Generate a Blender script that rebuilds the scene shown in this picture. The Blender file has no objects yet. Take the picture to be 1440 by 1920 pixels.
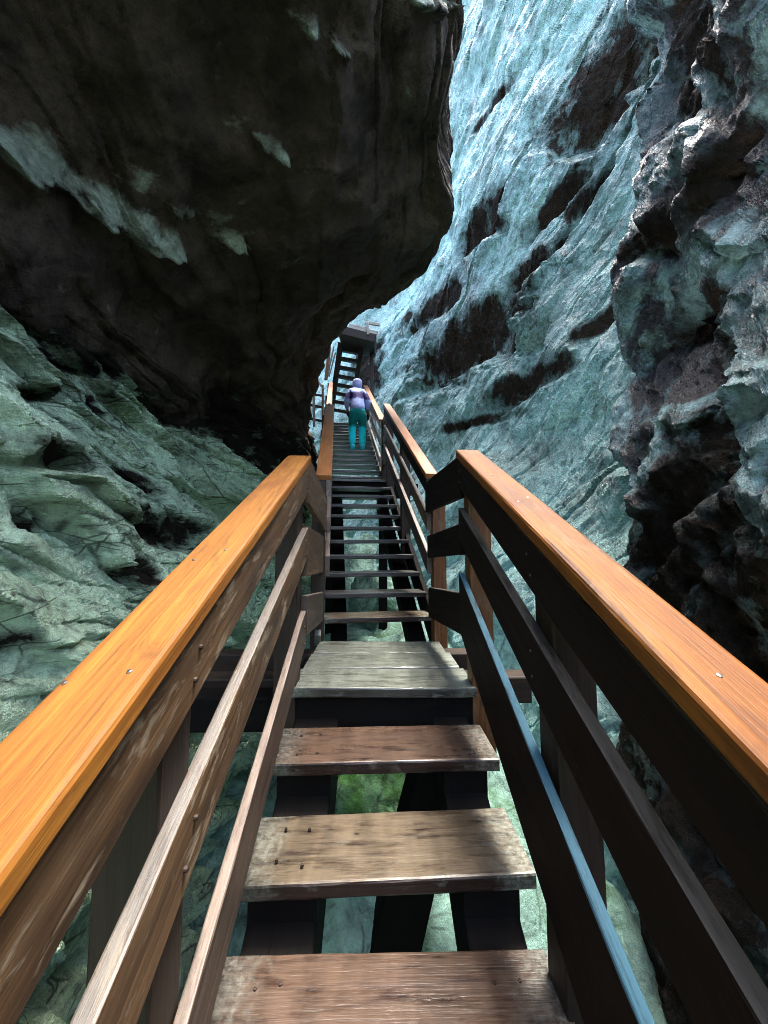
import bpy, math, random
import numpy as np
from mathutils import Vector, Matrix, Euler

random.seed(7)
scene = bpy.context.scene
C = scene.collection
R = math.radians

# ------------------------------------------------------------------ camera
F_PX, PITCH, YAW = 700.0, 5.0, -1.227
cam_d = bpy.data.cameras.new('camera')
cam = bpy.data.objects.new('camera', cam_d)
C.objects.link(cam)
cam_d.sensor_width = 36.0
cam_d.lens = 36.0 * F_PX / 1920.0
cam_d.clip_start = 0.02
cam_d.clip_end = 500
cam.location = (0, 0, 0)
cam.rotation_euler = Euler((R(90 + PITCH), 0, R(YAW)))
scene.camera = cam
CAMR = cam.rotation_euler.to_matrix()


def ray(px, py):
    return CAMR @ Vector(((px - 720) / F_PX, (960 - py) / F_PX, -1))


def at(px, py, Y):
    r = ray(px, py)
    return r * (Y / r.y)


# ------------------------------------------------------------------ noise
def _hash(ix, iy, iz, s):
    with np.errstate(over='ignore'):
        h = (ix.astype(np.int64) * 374761393 + iy.astype(np.int64) * 668265263 +
             iz.astype(np.int64) * 2147483647 + s * 1274126177).astype(np.uint64).astype(np.uint32)
        h ^= h >> np.uint32(13)
        h *= np.uint32(1274126177)
        h ^= h >> np.uint32(16)
        h *= np.uint32(2246822519)
        h ^= h >> np.uint32(13)
    return h


def gnoise(x, y, z=None, s=0):
    x = np.asarray(x, float)
    y = np.asarray(y, float)
    z = np.zeros_like(x) if z is None else np.asarray(z, float)
    x, y, z = np.broadcast_arrays(x, y, z)
    x0, y0, z0 = np.floor(x), np.floor(y), np.floor(z)
    fx, fy, fz = x - x0, y - y0, z - z0
    u, v, w = [f * f * f * (f * (f * 6 - 15) + 10) for f in (fx, fy, fz)]
    out = 0
    for i in (0, 1):
        for j in (0, 1):
            for k in (0, 1):
                h = _hash(x0 + i, y0 + j, z0 + k, s)
                gx = (h & np.uint32(1023)).astype(float) / 511.5 - 1
                gy = ((h >> np.uint32(10)) & np.uint32(1023)).astype(float) / 511.5 - 1
                gz = ((h >> np.uint32(20)) & np.uint32(1023)).astype(float) / 511.5 - 1
                d = gx * (fx - i) + gy * (fy - j) + gz * (fz - k)
                out = out + d * (u if i else 1 - u) * (v if j else 1 - v) * (w if k else 1 - w)
    return out * 1.25


def fbm(x, y, z=None, o=4, s=0, g=.5):
    t, a, f = 0, 1.0, 1.0
    for i in range(o):
        t = t + a * gnoise(x * f, y * f, None if z is None else z * f, s + i * 17)
        a *= g
        f *= 2.03
    return t


def ridged(x, y, z=None, o=4, s=0, g=.5):
    t, a, f = 0, 1.0, 1.0
    for i in range(o):
        t = t + a * (1 - 2.2 * np.abs(gnoise(x * f, y * f, None if z is None else z * f, s + i * 31)))
        a *= g
        f *= 2.07
    return t


def sstep(a, b, x):
    t = np.clip((x - a) / (b - a), 0, 1)
    return t * t * (3 - 2 * t)


def roughen(X, Y, Z, amp, f, s):
    """push every point about in space, so that steep faces have relief of their own"""
    return tuple(c + amp * fbm(X * f + 3 * k, Y * f, Z * f, 4, s + 50 * k, .62) for k, c in enumerate((X, Y, Z)))


def slabs(u, v, s=0, tilt=.3, step=.5, soft=.16):
    """faceted relief: cells with a random height and tilt, cracked apart"""
    u = np.asarray(u, float)
    v = np.asarray(v, float)
    iu, iv = np.floor(u), np.floor(v)
    f1 = np.full(u.shape, 9.0)
    f2 = np.full(u.shape, 9.0)
    hgt = np.zeros(u.shape)
    hg2 = np.zeros(u.shape)
    for i in (-1, 0, 1):
        for j in (-1, 0, 1):
            cu, cv = iu + i, iv + j
            h = _hash(cu, cv, cu * 0, s)
            px = cu + .15 + .7 * (h & np.uint32(1023)).astype(float) / 1023
            py = cv + .15 + .7 * ((h >> np.uint32(10)) & np.uint32(1023)).astype(float) / 1023
            r = ((h >> np.uint32(20)) & np.uint32(1023)).astype(float) / 1023
            h2 = _hash(cu, cv, cu * 0 + 5, s + 3)
            tx = (h2 & np.uint32(1023)).astype(float) / 511.5 - 1
            ty = ((h2 >> np.uint32(10)) & np.uint32(1023)).astype(float) / 511.5 - 1
            du, dv = u - px, v - py
            d = np.sqrt(du * du + dv * dv)
            val = step * (r - .5) + tilt * (tx * du + ty * dv)
            near = d < f1
            second = (~near) & (d < f2)
            hg2 = np.where(near, hgt, np.where(second, val, hg2))
            f2 = np.where(near, f1, np.minimum(f2, d))
            hgt = np.where(near, val, hgt)
            f1 = np.where(near, d, f1)
    crack = np.clip((f2 - f1) / .12, 0, 1)
    wb = .5 + .5 * sstep(0, soft, f2 - f1)
    return hgt * wb + hg2 * (1 - wb) - .13 * (1 - crack) ** 2


def saw(t, sharp=.12):
    """0..1 per period: rises slowly, drops in the last part"""
    f = t - np.floor(t)
    return np.where(f < 1 - sharp, f / (1 - sharp), (1 - f) / sharp)


def sstep(a, b, x):
    t = np.clip((x - a) / (b - a), 0, 1)
    return t * t * (3 - 2 * t)


# ------------------------------------------------------------------ materials
class NT:
    def __init__(self, name):
        self.m = bpy.data.materials.new(name)
        self.m.use_nodes = True
        self.t = self.m.node_tree
        self.n = self.t.nodes
        self.b = self.n['Principled BSDF']

    def new(self, typ, **kw):
        nd = self.n.new(typ)
        for k, v in kw.items():
            if k.startswith('i_'):
                nd.inputs[k[2:]].default_value = v
            else:
                setattr(nd, k, v)
        return nd

    def link(self, a, b):
        self.t.links.new(a, b)

    def noise(self, vec, scale, detail=4, rough=.55, dist=0.0):
        nd = self.new('ShaderNodeTexNoise')
        nd.inputs['Scale'].default_value = scale
        nd.inputs['Detail'].default_value = detail
        nd.inputs['Roughness'].default_value = rough
        nd.inputs['Distortion'].default_value = dist
        self.link(vec, nd.inputs['Vector'])
        return nd.outputs['Fac']

    def ramp(self, fac, stops):
        nd = self.new('ShaderNodeValToRGB')
        cr = nd.color_ramp
        cr.elements.remove(cr.elements[1])
        for i, (p, c) in enumerate(stops):
            e = cr.elements[0] if i == 0 else cr.elements.new(p)
            e.position = p
            e.color = (c[0], c[1], c[2], 1) if isinstance(c, (tuple, list)) else (c, c, c, 1)
        self.link(fac, nd.inputs['Fac'])
        return nd.outputs['Color']

    def mix(self, fac, a, b, mode='MIX'):
        nd = self.new('ShaderNodeMix', data_type='RGBA', blend_type=mode)
        ins = [i for i in nd.inputs if i.enabled]
        for sock, v in zip((nd.inputs[0], nd.inputs[6], nd.inputs[7]), (fac, a, b)):
            if isinstance(v, (int, float)):
                sock.default_value = v if sock == nd.inputs[0] else (v, v, v, 1)
            elif isinstance(v, (tuple, list)):
                sock.default_value = (v[0], v[1], v[2], 1)
            else:
                self.link(v, sock)
        return nd.outputs[2]

    def math(self, op, a, b=0.0, clamp=False):
        nd = self.new('ShaderNodeMath', operation=op, use_clamp=clamp)
        for i, v in enumerate((a, b)):
            if isinstance(v, (int, float)):
                nd.inputs[i].default_value = v
            else:
                self.link(v, nd.inputs[i])
        return nd.outputs[0]

    def mapping(self, vec, scale=(1, 1, 1), rot=(0, 0, 0), loc=(0, 0, 0)):
        nd = self.new('ShaderNodeMapping')
        nd.inputs['Scale'].default_value = scale
        nd.inputs['Rotation'].default_value = rot
        nd.inputs['Location'].default_value = loc
        self.link(vec, nd.inputs['Vector'])
        return nd.outputs['Vector']

    def bump(self, height, strength, dist, normal=None):
        nd = self.new('ShaderNodeBump')
        nd.inputs['Strength'].default_value = strength
        nd.inputs['Distance'].default_value = dist
        self.link(height, nd.inputs['Height'])
        if normal is not None:
            self.link(normal, nd.inputs['Normal'])
        return nd.outputs['Normal']


def rock_mat(name, light, mid, dark, stain, rough=(.45, .75), aniso=None, fine=1.0, stain_amt=.5, moss=None, second=None,
             contrast=None, spec=.5, crack=.5):
    t = NT(name)
    co = t.new('ShaderNodeTexCoord').outputs['Object']
    big = t.noise(co, .55, 5, .6, .6)
    med = t.noise(co, 2.6, 9, .7, .4)
    sm = t.noise(co, 15, 8, .75, .3)
    vec = co
    if aniso:
        vec = t.mapping(co, aniso[0], aniso[1])
    strk = t.noise(vec, 4.0, 8, .7, .3)
    col = t.ramp(med, [(.32, dark), (.43, mid), (.54, light)])
    col = t.mix(t.math('MULTIPLY', t.ramp(strk, [(.42, 0.0), (.60, 1.0)]), .5), col, light)
    col = t.mix(t.math('MULTIPLY', t.ramp(strk, [(.33, 1.0), (.44, 0.0)]), .55), col, dark)
    col = t.mix(t.ramp(big, [(.50, 0.0), (.62, stain_amt)]), col, stain)
    col = t.mix(.75, col, t.ramp(sm, [(.32, .30), (.46, 1.0), (.68, 1.5)]), 'MULTIPLY')
    # cracks filled with dark dirt
    warp = t.mix(.30, vec, t.new('ShaderNodeTexNoise', i_Scale=1.8, i_Detail=5.0).outputs['Color'], 'ADD')
    cracks = None
    for sc, wd in ((1.1, .016), (3.4, .03)):
        vo = t.new('ShaderNodeTexVoronoi', feature='DISTANCE_TO_EDGE')
        vo.inputs['Scale'].default_value = sc
        t.link(t.mapping(warp, (1, 1, 1.5)), vo.inputs['Vector'])
        c = t.ramp(vo.outputs['Distance'], [(wd * .3, 0.0), (wd, 1.0)])
        c = t.mix(t.ramp(t.noise(co, 1.1 + sc, 3, .5), [(.48, 0.0), (.56, 1.0)]), 1.0, c)
        cracks = c if cracks is None else t.mix(1.0, cracks, c, 'MULTIPLY')
    col = t.mix(crack, col, t.mix(1.0, cracks, (.96, .96, .96), 'MULTIPLY'), 'MULTIPLY')
    if contrast:
        cn = t.noise(t.mapping(co, (1, 1.25, .8)), contrast[0], 9, .68, .8)
        col = t.mix(t.ramp(cn, [(contrast[1] - .03, 0.0), (contrast[1] + .06, 1.0)]), col, contrast[2])
    if second:  # second tone: painted shade on the walls, painted light on the overhang
        at_ = t.new('ShaderNodeAttribute', attribute_name='painted_shading')
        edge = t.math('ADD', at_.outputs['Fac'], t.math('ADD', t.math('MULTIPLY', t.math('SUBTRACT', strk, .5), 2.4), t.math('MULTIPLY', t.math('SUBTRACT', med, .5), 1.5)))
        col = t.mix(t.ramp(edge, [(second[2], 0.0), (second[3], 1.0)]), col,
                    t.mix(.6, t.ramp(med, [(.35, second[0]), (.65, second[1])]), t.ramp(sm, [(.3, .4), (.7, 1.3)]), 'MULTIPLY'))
    if moss:
        mo = t.noise(co, 1.3, 6, .7, .5)
        col = t.mix(t.ramp(mo, [(.53, 0.0), (.63, moss[1])]), col, moss[0])
    t.link(col, t.b.inputs['Base Color'])
    rg = t.ramp(t.noise(co, 5, 5, .6), [(.35, rough[0]), (.65, rough[1])])
    t.link(rg, t.b.inputs['Roughness'])
    # relief finer than the mesh
    n1 = t.bump(cracks, .6 * fine * crack, .03)
    n2 = t.bump(strk, .9 * fine, .10, n1)
    n3 = t.bump(sm, 1.0 * fine, .06, n2)
    n4 = t.bump(t.noise(co, 60, 5, .7), .6 * fine, .012, n3)
    t.link(n4, t.b.inputs['Normal'])
    t.b.inputs['Specular IOR Level'].default_value = spec
    if second and spec > .3:
        matte = t.ramp(edge, [(second[2], 0.0), (second[3], 1.0)])
        t.link(t.mix(matte, spec, .08), t.b.inputs['Specular IOR Level'])
        t.link(t.mix(matte, rg, .85), t.b.inputs['Roughness'])
    return t.m


WOOD_K = .60


def wood_mat(name, c1, c2, c3, rough=(.35, .6), top=None, top_amt=.8, knots=.6, bump=.4, coat=0.0, wear=None, holes=0.0, ends=None):
    """grain runs along each board's own length (its local X)"""
    t = NT(name)
    c1, c2, c3 = [tuple(v * WOOD_K for v in c) for c in (c1, c2, c3)]
    if top:
        top = tuple(v * WOOD_K for v in top)
    if wear:
        wear = (tuple(v * WOOD_K for v in wear[0]), wear[1])
    tc = t.new('ShaderNodeTexCoord')
    oi = t.new('ShaderNodeObjectInfo')
    off = t.new('ShaderNodeVectorMath', operation='ADD')
    t.link(tc.outputs['Object'], off.inputs[0])
    mul = t.new('ShaderNodeVectorMath', operation='SCALE')
    mul.inputs[0].default_value = (13.1, 7.7, 5.3)
    t.link(oi.outputs['Random'], mul.inputs['Scale'])
    t.link(mul.outputs[0], off.inputs[1])
    co = off.outputs[0]
    g = t.mapping(co, (1.1, 16, 16))
    n = t.noise(g, 1.6, 7, .62, .9)
    fine = t.noise(t.mapping(co, (4, 120, 120)), 1.5, 4, .6, .2)
    col = t.ramp(n, [(.28, c3), (.46, c1), (.66, c2)])
    col = t.mix(.55, col, t.ramp(fine, [(.32, .35), (.68, 1.3)]), 'MULTIPLY')
    blot = t.noise(t.mapping(co, (2.2, 5, 5)), 1.3, 5, .65, .4)
    col = t.mix(t.ramp(blot, [(.48, 0.0), (.66, .75)]), col, c3)
    chk = t.noise(t.mapping(co, (1.3, 46, 46)), 1.0, 3, .5, .35)
    col = t.mix(t.ramp(chk, [(.66, 0.0), (.70, .75)]), col, tuple(x * .25 for x in c3))
    if wear:
        wn = t.noise(t.mapping(co, (3, 9, 9)), 2.0, 7, .7, .5)
        col = t.mix(t.ramp(wn, [(.55, 0.0), (.63, wear[1])]), col, wear[0])
    if knots:
        vo = t.new('ShaderNodeTexVoronoi', feature='F1')
        vo.inputs['Scale'].default_value = 1.0
        t.link(t.mapping(co, (5.0, 9, 9)), vo.inputs['Vector'])
        k = t.ramp(vo.outputs['Distance'], [(.05, knots), (.13, 0.0)])
        col = t.mix(k, col, tuple(x * .22 for x in c3))
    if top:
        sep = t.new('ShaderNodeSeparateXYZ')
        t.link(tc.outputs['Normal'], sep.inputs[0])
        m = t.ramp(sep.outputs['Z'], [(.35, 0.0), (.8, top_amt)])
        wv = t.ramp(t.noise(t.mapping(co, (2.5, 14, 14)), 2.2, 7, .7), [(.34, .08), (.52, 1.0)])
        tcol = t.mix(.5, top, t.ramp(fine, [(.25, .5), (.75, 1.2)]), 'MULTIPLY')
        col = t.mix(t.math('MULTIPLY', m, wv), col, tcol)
    if ends:
        sx = t.new('ShaderNodeSeparateXYZ')
        t.link(tc.outputs['Object'], sx.inputs[0])
        ax = t.math('ABSOLUTE', sx.outputs['X'])
        dn = t.noise(t.mapping(co, (14, 14, 14)), 2.0, 8, .75, .6)
        ef = t.math('ADD', ax, t.math('MULTIPLY', t.math('SUBTRACT', dn, .5), .35))
        col = t.mix(t.ramp(ef, [(.33, 0.0), (.46, .6)]), col, t.ramp(t.noise(co, 55, 6, .75), [(.40, ends[0]), (.60, ends[1])]))
        st = t.noise(t.mapping(co, (9, 1.6, 1.6)), 1.6, 5, .6, .3)
        col = t.mix(.5, col, t.ramp(st, [(.38, .45), (.6, 1.15)]), 'MULTIPLY')
    if holes:
        vh = t.new('ShaderNodeTexVoronoi', feature='F1')
        vh.inputs['Scale'].default_value = 1.0
        t.link(t.mapping(co, (9, 15, 3)), vh.inputs['Vector'])
        sel = t.new('ShaderNodeSeparateColor')
        t.link(vh.outputs['Color'], sel.inputs[0])
        hm = t.math('MULTIPLY', t.ramp(vh.outputs['Distance'], [(.06, 1.0), (.12, 0.0)]), t.math('GREATER_THAN', sel.outputs[0], .55))
        col = t.mix(t.math('MULTIPLY', hm, holes), col, (.008, .006, .005))
    t.link(col, t.b.inputs['Base Color'])
    t.link(t.ramp(n, [(.3, rough[0]), (.7, rough[1])]), t.b.inputs['Roughness'])
    b1 = t.bump(n, bump * .6, .006)
    b2 = t.bump(fine, bump, .002, b1)
    t.link(b2, t.b.inputs['Normal'])
    t.b.inputs['Coat Weight'].default_value = coat
    t.b.inputs['Coat Roughness'].default_value = .25
    return t.m


def plain_mat(name, col, rough=.7, metal=0.0, var=.25, scale=18, bump=.2, dist=.004):
    t = NT(name)
    co = t.new('ShaderNodeTexCoord').outputs['Object']
    n = t.noise(co, scale, 5, .6, .4)
    lo = tuple(c * (1 - var) for c in col)
    hi = tuple(min(1, c * (1 + var)) for c in col)
    t.link(t.ramp(n, [(.3, lo), (.7, hi)]), t.b.inputs['Base Color'])
    t.link(t.bump(n, bump, dist), t.b.inputs['Normal'])
    t.b.inputs['Roughness'].default_value = rough
    t.b.inputs['Metallic'].default_value = metal
    return t.m


M = {}
BROWN_SHADE = ((.012, .0095, .007), (.032, .026, .019), .06, .78)  # brown tones that paint shade onto the rock walls
M['rock_right'] = rock_mat('wet_blue_grey_rock', (.29, .56, .51), (.165, .35, .32), (.026, .05, .05), (.115, .165, .14),
                           (.20, .48), ((1.0, .38, .38), (R(50), 0, 0)), 1.15, .5, second=BROWN_SHADE, spec=.9)
M['rock_column'] = rock_mat('dark_pitted_rock', (.32, .55, .54), (.15, .27, .27), (.018, .030, .031), (.05, .06, .056),
                            (.16, .42), None, 1.2, .6, contrast=(1.1, .485, (.014, .012, .011)), second=BROWN_SHADE, spec=.9)
M['rock_left'] = rock_mat('green_grey_rock', (.68, .90, .61), (.54, .75, .49), (.10, .145, .10), (.30, .38, .24),
                          (.45, .75), ((1, .6, 1.9), (R(-25), R(6), 0)), 1.25, .18, second=BROWN_SHADE, crack=.75)
M['rock_roof'] = rock_mat('dark_brown_rock', (.068, .050, .035), (.031, .023, .016), (.012, .009, .007), (.016, .012, .009),
                          (.6, .9), ((.45, 1, 1.6), (R(25), 0, R(20))), .75, .6, second=((.14, .17, .13), (.42, .51, .40), .34, 1.20), spec=.2, crack=.12)  # pale second tone paints light onto the ledges
M['rock_bed'] = rock_mat('pale_green_rock', (.27, .46, .37), (.16, .28, .22), (.035, .07, .055), (.09, .13, .095),
                         (.4, .7), None, 1.0, .4, ((.05, .14, .025), .7))
M['moss'] = rock_mat('mossy_rock', (.42, .80, .40), (.24, .66, .12), (.10, .28, .06), (.48, .80, .60),
                     (.6, .9), None, 1.2, .6)
M['water'] = plain_mat('stream_water', (.08, .16, .14), .12, 0, .2, 6, .6, .03)

M['cap_left'] = wood_mat('amber_stained_wood', (.30, .110, .010), (.37, .150, .016), (.19, .062, .005), (.6, .8),
                         knots=.10, bump=.45, coat=0.0, wear=((.10, .035, .006), .45), holes=.25)
M['cap_left'].node_tree.nodes['Principled BSDF'].inputs['Specular IOR Level'].default_value = .25
M['cap_right'] = wood_mat('orange_stained_wood', (.205, .066, .006), (.28, .10, .013), (.10, .030, .005), (.5, .7),
                          knots=.12, bump=.45, coat=0.0, wear=((.26, .13, .06), .35), holes=.25)
M['cap_right'].node_tree.nodes['Principled BSDF'].inputs['Specular IOR Level'].default_value = .22
M['cap_far'] = wood_mat('orange_far_wood', (.40, .14, .03), (.50, .20, .05), (.27, .085, .015), (.4, .6), knots=.1)
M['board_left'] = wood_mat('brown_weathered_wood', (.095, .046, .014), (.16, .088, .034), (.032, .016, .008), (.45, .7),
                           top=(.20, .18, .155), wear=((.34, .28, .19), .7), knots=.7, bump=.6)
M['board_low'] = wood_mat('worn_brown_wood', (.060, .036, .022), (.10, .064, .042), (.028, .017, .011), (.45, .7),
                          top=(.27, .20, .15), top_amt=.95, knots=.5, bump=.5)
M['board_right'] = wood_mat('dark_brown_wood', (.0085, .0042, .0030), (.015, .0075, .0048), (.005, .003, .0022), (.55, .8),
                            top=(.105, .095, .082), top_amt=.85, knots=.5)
M['board_sky_tint'] = wood_mat('dark_wood_sky_tint_edge', (.009, .0048, .0036), (.015, .008, .0055), (.005, .003, .0024), (.55, .8),
                           top=(.055, .145, .20), top_amt=1.0, knots=.3)  # blue reflection of the sky painted into the top edge
M['post'] = wood_mat('dark_post_wood', (.034, .020, .012), (.060, .036, .022), (.014, .008, .005), (.55, .8), knots=.4)
M['post_orange'] = wood_mat('orange_post_wood', (.22, .085, .02), (.30, .14, .045), (.11, .04, .01), (.45, .65), knots=.5,
                            wear=((.26, .20, .12), .5))
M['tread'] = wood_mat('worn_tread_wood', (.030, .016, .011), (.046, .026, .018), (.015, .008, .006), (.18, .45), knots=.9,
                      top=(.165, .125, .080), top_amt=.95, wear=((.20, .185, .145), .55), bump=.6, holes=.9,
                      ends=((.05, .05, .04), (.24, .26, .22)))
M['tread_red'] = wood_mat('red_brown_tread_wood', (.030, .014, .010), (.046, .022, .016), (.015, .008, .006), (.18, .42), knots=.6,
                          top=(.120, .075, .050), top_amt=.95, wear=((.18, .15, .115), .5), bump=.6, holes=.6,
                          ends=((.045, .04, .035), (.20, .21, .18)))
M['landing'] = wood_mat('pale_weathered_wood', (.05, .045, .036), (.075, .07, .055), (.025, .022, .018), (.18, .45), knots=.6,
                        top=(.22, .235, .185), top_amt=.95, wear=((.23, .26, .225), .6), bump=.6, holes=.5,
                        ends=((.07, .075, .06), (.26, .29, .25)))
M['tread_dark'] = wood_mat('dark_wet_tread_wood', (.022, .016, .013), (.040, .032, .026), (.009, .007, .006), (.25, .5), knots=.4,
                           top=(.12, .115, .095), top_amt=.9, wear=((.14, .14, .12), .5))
M['stringer'] = wood_mat('black_beam_wood', (.006, .0045, .004), (.010, .008, .006), (.003, .0025, .002), (.75, .95), knots=.3)
M['grey_wood'] = wood_mat('silver_grey_wood', (.24, .24, .20), (.34, .34, .29), (.10, .095, .08), (.5, .75), knots=.3)
for k_ in ('stringer', 'board_right', 'board_sky_tint', 'post', 'tread', 'tread_red'):
    M[k_].node_tree.nodes['Principled BSDF'].inputs['Specular IOR Level'].default_value = .12 if k_ in ('stringer', 'board_right', 'board_sky_tint') else .3
M['brown_far'] = wood_mat('brown_far_wood', (.030, .018, .011), (.055, .034, .021), (.012, .007, .005), (.5, .8), knots=.3)
M['pale_wood'] = wood_mat('pale_bleached_wood', (.55, .56, .48), (.68, .68, .60), (.3, .3, .26), (.5, .75), knots=.2)
M['old_steel'] = plain_mat('rusty_screw', (.035, .022, .016), .6, .6, .4)
M['steel'] = plain_mat('galvanised_screw', (.6, .62, .62), .28, 1.0, .15)

# ------------------------------------------------------------------ mesh helpers


def link_mesh(name, verts, faces, mat, smooth=False):
    me = bpy.data.meshes.new(name)
    me.from_pydata([tuple(v) for v in verts], [], faces)
    me.update()
    if mat:
        me.materials.append(mat)
    if smooth:
        me.polygons.foreach_set('use_smooth', [True] * len(me.polygons))
    o = bpy.data.objects.new(name, me)
    C.objects.link(o)
    return o


def grid_mesh(name, X, Y, Z, mat, flip=False, sharp=0):
    nu, nv = X.shape
    me = bpy.data.meshes.new(name)
    co = np.stack([X, Y, Z], -1).reshape(-1, 3).astype(np.float32)
    idx = np.arange(nu * nv).reshape(nu, nv)
    a, b, c, d = idx[:-1, :-1], idx[1:, :-1], idx[1:, 1:], idx[:-1, 1:]
    q = np.stack([a, d, c, b] if flip else [a, b, c, d], -1).reshape(-1, 4)
    me.vertices.add(len(co))
    me.vertices.foreach_set('co', co.ravel())
    me.loops.add(q.size)
    me.loops.foreach_set('vertex_index', q.ravel().astype(np.int32))
    me.polygons.add(len(q))
    me.polygons.foreach_set('loop_start', (np.arange(len(q)) * 4).astype(np.int32))
    me.polygons.foreach_set('use_smooth', np.ones(len(q), bool))
    me.update(calc_edges=True)
    if sharp:
        me.set_sharp_from_angle(angle=R(sharp))
    me.materials.append(mat)
    o = bpy.data.objects.new(name, me)
    C.objects.link(o)
    return o


def thing(name, label, cat, loc=(0, 0, 0), group=None):
    o = bpy.data.objects.new(name, None)
    C.objects.link(o)
    o.empty_display_size = .2
    o.location = loc
    o['label'] = label
    o['category'] = cat
    if group:
        o['group'] = group
    return o


def world_of(o):
    return (world_of(o.parent) if o.parent else Matrix.Identity(4)) @ o.matrix_basis


def put(o, parent, mw):
    if parent is not None:
        o.parent = parent
        o.matrix_basis = world_of(parent).inverted() @ mw
    else:
        o.matrix_basis = mw
    return o


def board(name, p0, p1, w, t, mat, parent=None, up=(0, 0, 1), seg=None, bev=.006, jit=.0015, square_end=None):
    """a sawn board: axis p0-p1 is its local X, w its size across (local Y), t its size along `up` (local Z).
    square_end cuts both ends in the plane with that normal (for boards cut vertically)"""
    p0, p1 = Vector(p0), Vector(p1)
    ax = (p1 - p0)
    L = ax.length
    ax.normalize()
    up = Vector(up)
    zl = (up - ax * up.dot(ax)).normalized()
    yl = zl.cross(ax)
    seg = seg or max(2, min(28, int(L / .12)))
    b = min(bev, w * .3, t * .3)
    prof = []
    hw, ht = w / 2, t / 2
    for sx, sy, order in ((1, 1, 0), (-1, 1, 1), (-1, -1, 0), (1, -1, 1)):
        q = [(sx * hw, sy * (ht - b)), (sx * (hw - b * .3), sy * (ht - b * .3)), (sx * (hw - b), sy * ht)]
        prof += q if order == 0 else q[::-1]
    n = len(prof)
    rnd = random.Random(int(abs(p0.x * 977 + p0.y * 131 + p0.z * 71 + L * 17) * 1000) % 100003)
    shear = 0.0
    if square_end is not None:
        nrm = Vector(square_end)
        shear = -nrm.dot(zl) / max(.2, abs(nrm.dot(ax))) * (1 if nrm.dot(ax) > 0 else -1)
    vs, fs = [], []
    ph = [rnd.uniform(0, 6.28) for _ in range(4)]
    for i in range(seg + 1):
        u = i / seg
        dy = jit * .9 * math.sin(u * 4 + ph[0])
        dz = jit * .7 * math.sin(u * 3 + ph[2])
        if i in (0, seg):
            dy = dz = 0
        for (y, z) in prof:
            j = (rnd.uniform(-jit, jit) * .28, rnd.uniform(-jit, jit) * .28) if 0 < i < seg else (0, 0)
            sh = shear * z
            vs.append((u * L - L / 2 + sh, y + dy + j[0], z + dz + j[1]))
    for i in range(seg):
        for k in range(n):
            a, c = i * n + k, i * n + (k + 1) % n
            fs.append((a, a + n, c + n, c))
    fs.append(tuple(range(n)))
    fs.append(tuple(range(seg * n, seg * n + n))[::-1])
    me = bpy.data.meshes.new(name)
    me.from_pydata(vs, [], [f[::-1] for f in fs])
    me.update()
    me.materials.append(mat)
    o = bpy.data.objects.new(name, me)
    C.objects.link(o)
    mid = (p0 + p1) / 2
    mw = Matrix(((ax.x, yl.x, zl.x, mid.x), (ax.y, yl.y, zl.y, mid.y), (ax.z, yl.z, zl.z, mid.z), (0, 0, 0, 1)))
    return put(o, parent, mw)


def screw(p, nrm, r, parent, mat=None):
    vs, fs = [], []
    n = 10
    for k in range(n):
        a = 2 * math.pi * k / n
        vs.append((r * math.cos(a), r * math.sin(a), -.004))
    for k in range(n):
        a = 2 * math.pi * k / n
        vs.append((r * .75 * math.cos(a), r * .75 * math.sin(a), r * .5))
    vs.append((0, 0, r * .62))
    for k in range(n):
        j = (k + 1) % n
        fs += [(k, j, n + j, n + k), (n + k, n + j, 2 * n)]
    fs.append(tuple(range(n))[::-1])
    me = bpy.data.meshes.new('screw')
    me.from_pydata(vs, [], fs)
    me.materials.append(mat or M['steel'])
    o = bpy.data.objects.new('screw', me)
    C.objects.link(o)
    q = Vector(nrm).to_track_quat('Z', 'Y')
    put(o, parent, Matrix.Translation(p) @ q.to_matrix().to_4x4())


# ------------------------------------------------------------------ stair layout
M1 = .49                                    # slope of the first flight
A1 = math.atan(M1)
T0 = (1.257, -1.04)                         # nosing of the tread two below the landing
G1, RISE1 = .336, .165
ZL = T0[1] + 2 * RISE1                      # landing level
DL = T0[0] + 2 * G1
XC = .03
D2 = ray(632, 615)
D2 = D2 / D2.y                              # direction of the second and third flight
H2 = Vector((D2.x, 1, 0))
S2 = D2.z
N2 = Vector((1, -D2.x, 0)).normalized()     # across the stair, to the right
D20, Z20 = 2.93, -.555
G2, RISE2 = .251, .251 * S2
print('slope2', S2, 'yaw', math.degrees(math.atan(D2.x)))
STAIRS = 'flights of the wooden gorge stairway'
RAILS = 'railings along the wooden stairway'


def p2(s, off=0.0, z=0.0):
    """point on the line of flights two and three: s metres along from first tread nosing"""
    b = Vector((.02, D20, 0)) + H2 * s + N2 * off
    b.z = z
    return b


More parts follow.
